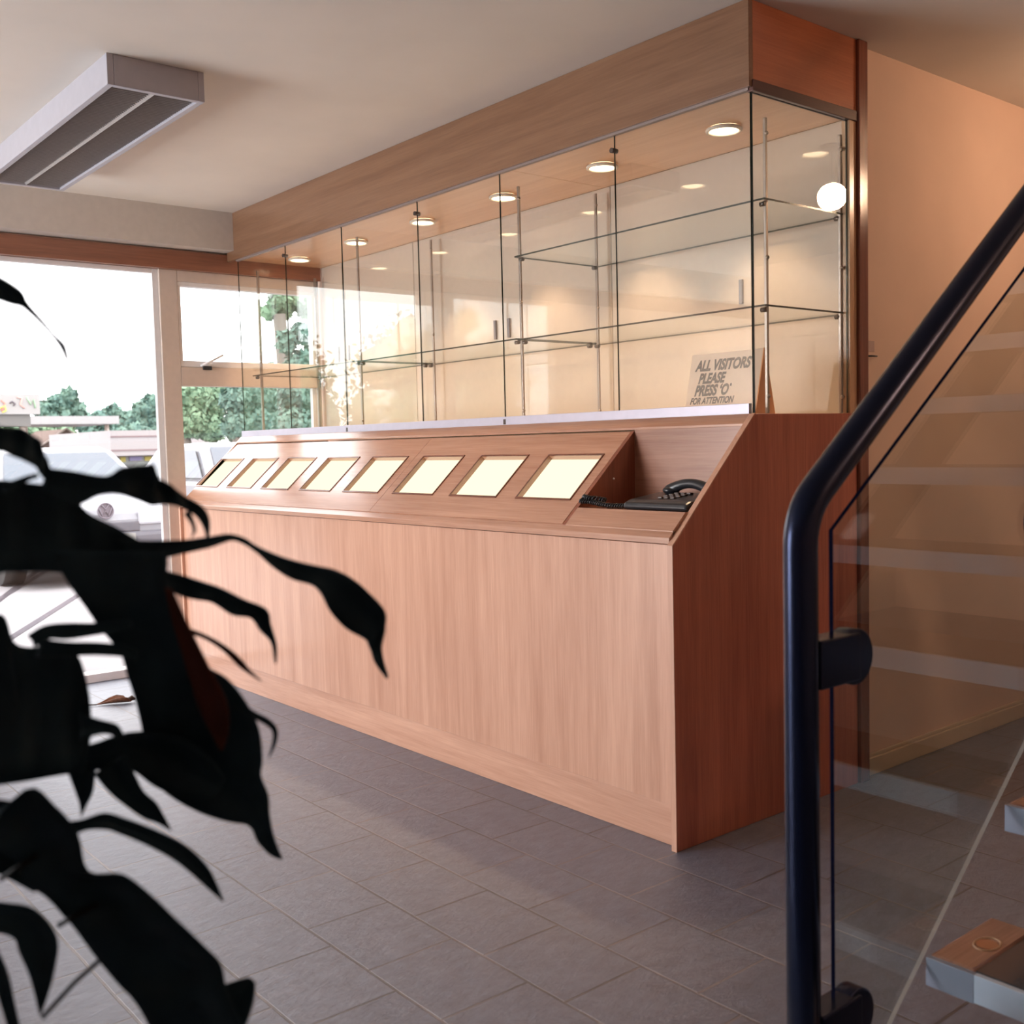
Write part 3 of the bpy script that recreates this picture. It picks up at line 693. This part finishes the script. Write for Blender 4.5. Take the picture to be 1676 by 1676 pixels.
# stems
for a in ([(200, 1555, .9), (165, 1570, .9), (120, 1610, .9), (70, 1665, .9)], [(95, 1515, .88), (130, 1495, .88), (160, 1480, .88)], [(0, 1440, .86), (30, 1420, .86), (60, 1400, .86)]):
    obj('stem', tube(BM(), [at(*p) for p in a], .0022, 6), M_STEM, plant)
bb = BM(); base_ = Vector((plant.location.x, plant.location.y, .3))
for tgt in ((-40, 460, .80), (-60, 830, .9), (-40, 720, .87), (-50, 1060, .9), (-50, 1260, .93), (-50, 1350, .87), (-40, 1500, .86), (-40, 900, .93)):
    e = at(*tgt); mm = (base_ + e) / 2 + Vector((-.06, -.06, .12)); tube(bb, [base_, (base_ + mm) / 2 + Vector((0, 0, .03)), mm, (mm + e) / 2 + Vector((0, 0, .02)), e], [.008, .007, .006, .005, .004], 8)
obj('trunk', bb, M_STEM, plant)
px_, py_ = plant.location.x, plant.location.y
bb = BM(); tube(bb, [(px_, py_, 0), (px_, py_, .02), (px_, py_, .26), (px_, py_, .30)], [.11, .12, .16, .165], 32); obj('pot', bb, mat('terracotta_pot', (.12, .06, .05), .6), plant)

# ------------------------------------------------------------------ outside
M_CONC = mat('pale_concrete_paving', (0.290, 0.277, 0.284), .8, noise=.08, scale=3)
M_TAR = mat('pale_tarmac', (0.198, 0.191, 0.198), .9, noise=.1, scale=4)
bb = BM()
def quad(bm, pts): bm.faces.new([bm.verts.new(p) for p in pts])
def ground(bm, x0, z0, x1, z1, y0, y1):
    prism(bm, [(x0, z0), (x1, z1), (x1, z1 - .3), (x0, z0 - .3)], 1, y0, y1)
prism(bb, [(XW - .12, -.02), (-10.5, -.10), (-10.5, -.4), (XW - .12, -.3)], 1, -25, 60)
struct('ground_paving', bb, M_CONC, 'pale concrete paving outside the window', 'paving')
bb = BM(); prism(bb, [(-10.5, -.10), (-45, -1.3), (-160, -1.3), (-160, -1.8), (-10.5, -.4)], 1, -60, 120)
struct('ground_road', bb, M_TAR, 'pale tarmac yard beyond the paving', 'road')
bb = BM()
for (a, c) in (((0, 975), (75, 930)), ((22, 1042), (122, 978)), ((-40, 1010), (10, 972))):
    p = onp(2, -.045, *a); q = onp(2, -.065, *c); d = (q - p).normalized(); n = Vector((-d.y, d.x, 0)) * .03; p = p - d * 1.0; q = q + d * 2.5
    for s in (p, q): s.z = -.02 - (s.x - (XW - .12)) * -.08 / 6.72 * -1 * -1 if False else -.02 + (s.x - (XW - .12)) * (.08 / 6.72) + .004
    quad(bb, [p - n, q - n, q + n, p + n])
bmesh.ops.solidify(bb, geom=bb.faces[:], thickness=.002)
o = struct('trim_3', bb, mat('dark_paving_joint', (.16, .14, .16), .8), 'dark drainage joints across the pale paving', 'paving joint')

# ---- cars
M_CARW = mat('white_car_paint', (.72, .74, .80), .25, coat=.6)
M_CARG = mat('car_window_tint', (.25, .30, .36), .08)
M_TYRE = mat('tyre_rubber', (.02, .02, .02), .7)
M_BUMP = mat('grey_bumper_plastic', (.10, .10, .12), .5)
M_LAMP = mat('headlamp_glass', (.45, .46, .50), .1)
M_BADGE = mat('badge_grey', (.16, .14, .17), .3)
M_PLATE = mat('white_number_plate', (.8, .8, .76), .5)
M_CARW = mat('white_car_paint', (0.238, 0.244, 0.271), .25, coat=.4)
M_CARG = mat('car_window_tint', (0.092, 0.112, 0.139), .2)
M_PLATE = mat('white_number_plate', (0.264, 0.264, 0.251), .5)
def car(xf, yc, wid, label, length=3.9, roof=1.33, g=-.08, hb=.78):
    t = thing('car', label, 'car', (xf - length / 2, yc, g))
    h = wid / 2
    prof = [(xf, g + .20), (xf, g + .62), (xf - .06, g + hb - .04), (xf - .95, g + hb + .13), (xf - length + .1, g + hb + .14), (xf - length, g + hb - .1), (xf - length, g + .22)]
    body = obj('body', prism(BM(), prof, 1, yc - h, yc + h), M_CARW, t, .07)
    bb = BM(); ins = .16
    A = [(xf - .85, g + hb + .11), (xf - 1.5, g + roof - .02), (xf - 1.85, g + roof + .03), (xf - length + .75, g + roof), (xf - length + .12, g + hb + .12)]
    lo = []
    for s in (-1, 1):
        lo.append([bb.verts.new((x, yc + s * (h - .03 - (ins if i in (1, 2, 3) else 0)), z)) for i, (x, z) in enumerate(A)])
    bb.faces.new(lo[0]); bb.faces.new(lo[1][::-1])
    for i in range(5): bb.faces.new((lo[0][(i + 1) % 5], lo[0][i], lo[1][i], lo[1][(i + 1) % 5]))
    bmesh.ops.recalc_face_normals(bb, faces=bb.faces)
    cab = obj('cabin', bb, M_CARW, t, .04)
    bb = BM(); a, c = Vector((xf - .88, 0, g + hb + .14)), Vector((xf - 1.47, 0, g + roof - .05)); n = Vector((.65, 0, .6)).normalized() * .022
    V = [bb.verts.new(p) for p in (a + n + Vector((0, yc - h + .12, 0)), a + n + Vector((0, yc + h - .12, 0)), c + n + Vector((0, yc + h - .28, 0)), c + n + Vector((0, yc - h + .28, 0)))]
    bb.faces.new(V); obj('windscreen', bb, M_CARG, t)
    for s in (-1, 1):
        bb = BM(); y1 = yc + s * (h - .01); y2 = yc + s * (h - .135)
        V = [bb.verts.new(p) for p in ((xf - 1.15, y1, g + hb + .17), (xf - length + .55, y1, g + hb + .17), (xf - length + .85, y2, g + roof - .07), (xf - 1.65, y2, g + roof - .07))]
        bb.faces.new(V if s < 0 else V[::-1]); obj('side_window', bb, M_CARG, t)
        for xx in (xf - .75, xf - length + .7):
            bb = BM(); disc(bb, (xx, yc + s * (h - .1), g + .30), 1, .30, .2, 28); obj('wheel', bb, M_TYRE, t)
        bb = BM(); bx(bb, xf - .02, xf + .03, yc + s * h * .60 - .16, yc + s * h * .60 + .16, g + .56, g + .72); obj('headlight', bb, M_LAMP, t, .03)
    bb = BM(); bx(bb, xf - .05, xf + .09, yc - h + .02, yc + h - .02, g + .22, g + .50); bp_ = obj('bumper', bb, M_BUMP, t, .04)
    bb = BM(); bx(bb, xf + .09, xf + .10, yc - .26, yc + .26, g + .38, g + .49); obj('number_plate', bb, M_PLATE, bp_)
    bb = BM(); bx(bb, xf - .02, xf + .012, yc - .34, yc + .34, g + .50, g + .60); gr = obj('grille', bb, M_BUMP, t, .01)
    # round badge with two stacked chevron letters
    bb = BM(); R_ = .075; cz = g + .72
    cx = xf + .03
    tube(bb, [(cx, yc + R_ * math.cos(a * PI / 16), cz + R_ * math.sin(a * PI / 16)) for a in range(32)], .008, 8, closed=True)
    for pl_ in ([(-.035, .062), (0, .012), (.035, .062)], [(-.062, .03), (-.03, -.055), (0, -.002), (.03, -.055), (.062, .03)]):
        tube(bb, [(cx, yc + p[0], cz + p[1]) for p in pl_], .007, 8)
    disc(bb, (cx - .012, yc, cz), 0, R_, .01, 28)
    obj('badge', bb, M_BADGE, t)
    return t
c1 = onp(0, -8.55, 173, 840)
car(-8.58, c1.y, 1.62, 'white hatchback with round front badge parked nose on outside the window')
car(-11.2, 4.75, 1.66, 'white car parked behind the wooden counter end, seen past the window mullion', roof=1.42, g=-.13)

# ---- low shop, canopy, brick house
XB = -44
def on(u, v, X=XB): return onp(0, X, u, v)
shop = thing('shop_building', 'low white shop with banded fascia and yellow posters', 'building', (XB - 3, on(250, 740).y, -1.3))
a = on(176, 705); c = on(352, 748)
GZ = -1.3
obj('wall', bx(BM(), XB - 8, XB - .1, a.y + .4, c.y - .3, GZ, a.z - .1), mat('shop_render', (0.277, 0.257, 0.251), .8), shop)
obj('fascia', bx(BM(), XB - 8.2, XB + .3, a.y, c.y, on(200, 746).z, a.z), mat('white_fascia', (0.330, 0.304, 0.304), .6), shop)
bb = BM()
for v in (714, 736): z = on(250, v).z; bx(bb, XB + .3, XB + .33, a.y, c.y, z - .03, z + .03)
lab(obj('fascia_band', bb, mat('pink_grey_band', (0.198, 0.132, 0.139), .6), shop), 'thin dark pink bands')
wdw = obj('shop_window', bx(BM(), XB - .1, XB - .05, on(192, 760).y, on(280, 760).y, GZ + .6, on(230, 748).z), mat('dark_shop_glass', (.12, .13, .13), .2), shop)
bb = BM()
for u, v, w_, h_ in ((197, 748, 9, 8), (237, 747, 11, 7), (262, 755, 12, 30), (330, 752, 10, 6)):
    p = on(u, v); q = on(u + w_, v + h_); bx(bb, XB - .05, XB, p.y, q.y, q.z, p.z)
lab(obj('poster', bb, mat('yellow_poster', (0.277, 0.231, 0.040), .6), wdw), 'yellow posters')
bb = BM(); bx(bb, XB - .04, XB + .01, on(212, 750).y, on(232, 750).y, on(220, 754).z, on(220, 747).z); lab(obj('poster', bb, mat('violet_poster', (0.145, 0.132, 0.238), .6), wdw), 'violet poster')
XK = -56
can = thing('canopy', 'flat white canopy roof on slim columns beyond the shop', 'canopy', (XK - 2, on(110, 690, XK).y, GZ))
obj('canopy_roof', bx(BM(), XK - 6, XK, on(30, 690, XK).y, on(195, 690, XK).y, on(110, 694, XK).z, on(110, 681, XK).z), mat('white_canopy', (0.343, 0.330, 0.330), .5), can)
for u in (50, 185):
    p = on(u, 694, XK); bb = BM(); tube(bb, [(XK - 1, p.y, GZ), (XK - 1, p.y, p.z)], .12, 10); obj('column', bb, M_FRAME, can)
XG = -40
bd = thing('billboard', 'white billboard with coloured scribbled writing above the canopy', 'billboard', (XG, on(20, 660, XG).y, GZ))
obj('board', bx(BM(), XG - .3, XG, on(-60, 660, XG).y, on(65, 660, XG).y, on(30, 678, XG).z, on(30, 645, XG).z), mat('white_board', (0.330, 0.317, 0.310), .5), bd)
obj('board_base', bx(BM(), XG - .6, XG - .1, on(-60, 660, XG).y, on(50, 660, XG).y, on(30, 698, XG).z, on(30, 678, XG).z), mat('grey_board_base', (0.145, 0.139, 0.132), .6), bd)
for u in (-40, 40): bb = BM(); p = on(u, 698, XG); tube(bb, [(XG - .3, p.y, GZ), (XG - .3, p.y, p.z)], .1, 8); obj('leg', bb, M_FRAME, bd)
for col_, pts_ in (((.75, .25, .2), [(2, 655), (8, 660), (6, 668), (2, 672)]), ((.8, .7, .15), [(0, 668), (8, 664), (10, 672), (4, 675)]), ((.12, .10, .12), [(16, 660), (20, 657), (25, 661), (22, 664)]), ((.75, .4, .35), [(28, 650), (36, 652), (33, 662), (40, 668)]), ((.35, .55, .35), [(44, 650), (50, 662), (55, 654), (58, 668)])):
    bb = BM(); tube(bb, [on(u, v, XG + .03) for u, v in pts_], .03, 6); obj('scribble', bb, mat('scribble_ink', col_, .6), bd)
XH = -62
hs = thing('brick_house', 'small brown brick house with pale gable roof far outside', 'house', (XH, on(110, 740, XH).y, GZ))
g1, g2, g3 = on(60, 735, XH), on(108, 702, XH), on(158, 735, XH)
bb = prism(BM(), [(g1.y, GZ), (g1.y, g1.z), (g2.y, g2.z), (g3.y, g3.z), (g3.y, GZ)], 0, XH - 6, XH); obj('wall', bb, mat('brown_brick', (0.132, 0.086, 0.069), .9, noise=.15, scale=8), hs)
bb = BM()
for p, q in ((g1, g2), (g2, g3)): tube(bb, [(XH + .05, p.y, p.z + .03), (XH + .05, q.y, q.z + .03)], .05, 6)
obj('verge', bb, M_FRAME, hs)
bb = BM(); p = on(105, 716, XH); disc(bb, (XH + .02, p.y, p.z), 0, .09, .05, 12); lab(obj('vent', bb, mat('orange_vent', (.7, .35, .12), .6), hs), 'small orange vent')

# ---- trees
def foliage(name, c0, c1):
    m, nt, bs = newmat(name); bs.inputs['Roughness'].default_value = .6; bs.inputs['Specular IOR Level'].default_value = .3
    oi = node(nt, 'ShaderNodeTexCoord'); nz = node(nt, 'ShaderNodeTexNoise'); nz.inputs['Scale'].default_value = 1.6; nz.inputs['Detail'].default_value = 5
    nt.links.new(oi.outputs['Object'], nz.inputs['Vector']); cr = node(nt, 'ShaderNodeValToRGB'); cr.color_ramp.elements[0].position = .35; cr.color_ramp.elements[1].position = .65
    cr.color_ramp.elements[0].color = (*c0, 1); cr.color_ramp.elements[1].color = (*c1, 1)
    nt.links.new(nz.outputs['Fac'], cr.inputs['Fac']); nt.links.new(cr.outputs['Color'], bs.inputs['Base Color']); return m
FOL1 = foliage('blue_green_foliage', (0.083, 0.165, 0.143), (0.165, 0.270, 0.210))
FOL2 = foliage('fresh_green_foliage', (0.112, 0.203, 0.128), (0.225, 0.330, 0.203))
M_BARK = mat('grey_bark', (.16, .14, .12), .8)
def tree(base, blobs, leaf_r, n, label, m, cat='tree', group=None):
    base = Vector(base)
    t = thing('tree' if cat == 'tree' else 'bush', label, cat, base, group)
    bb = BM(); rnd = random.Random(int(abs(base.y) * 100) + n)
    tot = sum(r * r for *_, r in blobs)
    for cx, cy, cz, r in blobs:
        ret = bmesh.ops.create_icosphere(bb, subdivisions=2, radius=r * .72)
        for v in ret['verts']: v.co = v.co * rnd.uniform(.85, 1.12) + Vector((cx, cy, cz))
        for k in range(int(n * r * r / tot)):
            d = Vector((rnd.gauss(0, 1), rnd.gauss(0, 1), rnd.gauss(0, 1))).normalized()
            p = Vector((cx, cy, cz)) + d * r * rnd.uniform(.68, 1.08)
            a = Vector((rnd.uniform(-1, 1), rnd.uniform(-1, 1), rnd.uniform(-1, 1))).normalized(); c = a.cross(d).normalized()
            s = leaf_r * rnd.uniform(.6, 1.4)
            bb.faces.new([bb.verts.new(q) for q in (p - a * s, p + c * s * .6, p + a * s, p - c * s * .6)])
    obj('crown', bb, m, t)
    zt = min(b_[2] for b_ in blobs)
    bb = BM(); tube(bb, [base, (blobs[0][0], blobs[0][1], max(zt, base.z + .6))], [.18, .12], 8); obj('trunk', bb, M_BARK, t)
    return t
def treepx(X, items, leafr, n, label, m, gz=-1.3, cat='tree', group=None):
    """items: (u, v, radius in px) of crown lumps in the plane x = X"""
    bl = []
    for u, v, rp in items:
        p = onp(0, X, u, v); r = rp * (p - CAM).dot(FW) / FPX
        bl.append((p.x + random.uniform(-.5, .5) * r, p.y, p.z, r))
    bl2 = bl
    return tree((X, sum(b_[1] for b_ in bl) / len(bl), gz), bl2, leafr, n, label, m, cat, group)
g_ = 'trees on the far side of the yard'
treepx(-76, [(72, 672, 16), (100, 662, 17), (112, 650, 13), (125, 672, 16), (82, 690, 18), (105, 690, 20)], .28, 2600, 'tallest blue green tree left of the far row, beside the billboard', FOL1, group=g_)
treepx(-92, [(140, 690, 16), (165, 685, 15), (188, 676, 14), (195, 694, 18), (150, 710, 18), (180, 712, 18)], .28, 2400, 'rounded green tree in the middle of the far row above the canopy', FOL1, group=g_)
treepx(-76, [(215, 690, 18), (232, 672, 15), (252, 662, 16), (240, 690, 20), (268, 680, 22), (262, 702, 20)], .28, 2600, 'broad green tree of the far row beside the mullion', FOL1, group=g_)
treepx(-73, [(20, 715, 22), (45, 712, 20), (75, 715, 18), (110, 715, 16), (-20, 700, 30)], .28, 1800, 'low green tree belt under the white canopy', FOL2, group=g_)
treepx(-69, [(200, 715, 16), (225, 712, 18), (255, 715, 16)], .28, 1200, 'dark green bushy tree just above the shop roof', FOL1, group=g_)
g_ = 'trees behind the glass case'
treepx(-24, [(300, 655, 26), (325, 648, 24), (350, 660, 26), (312, 690, 26), (345, 700, 24), (375, 640, 20)], .09, 4200, 'pale green tree behind the shop fascia, right of the mullion', FOL2, group=g_)
treepx(-18, [(385, 655, 24), (410, 645, 30), (440, 650, 30), (400, 700, 30), (430, 700, 30), (385, 690, 20), (445, 615, 20), (410, 615, 16)], .07, 5200, 'dark green tree seen low through the case behind the counter', FOL1, group=g_)
treepx(-14, [(478, 640, 30), (510, 650, 30), (540, 660, 30), (490, 600, 26), (520, 600, 30), (480, 700, 34), (530, 710, 34), (465, 560, 18), (492, 545, 18), (520, 560, 22)], .055, 6500, 'tall green tree nearest the window, right of the others', FOL1, group=g_)
treepx(-16, [(452, 492, 18), (468, 505, 16), (440, 512, 12), (485, 490, 18), (505, 500, 20), (530, 520, 24)], .06, 2600, 'high spray of green leaves at the top of the window', FOL2, group=g_)

g_ = 'trees at the near end of the yard'
def rtree(x, y, h, label):
    rnd = random.Random(int(h * 10)); bl = [(x + rnd.uniform(-.6, .6), y + dy, -.2 + h * f, r) for f, dy, r in ((.2, -.9, 1.3), (.2, .9, 1.3), (.42, -1.0, 1.3), (.42, 1.0, 1.3), (.5, 0, 1.5), (.66, -.8, 1.1), (.68, .7, 1.1), (.84, .2, .8), (.95, -.2, .4))]
    tree((x, y, -1.0), bl, .10, 3600, label, FOL2, group=g_)
rtree(-21, -8.6, 4.9, 'bushy green tree at the left of the yard, mirrored in the case glass')
rtree(-21.5, -13.3, 5.0, 'lower green tree at the far left of the yard, seen only mirrored')
rtree(-21.5, -3.9, 4.2, 'green tree left of the yard, mirrored in the far end of the case glass')
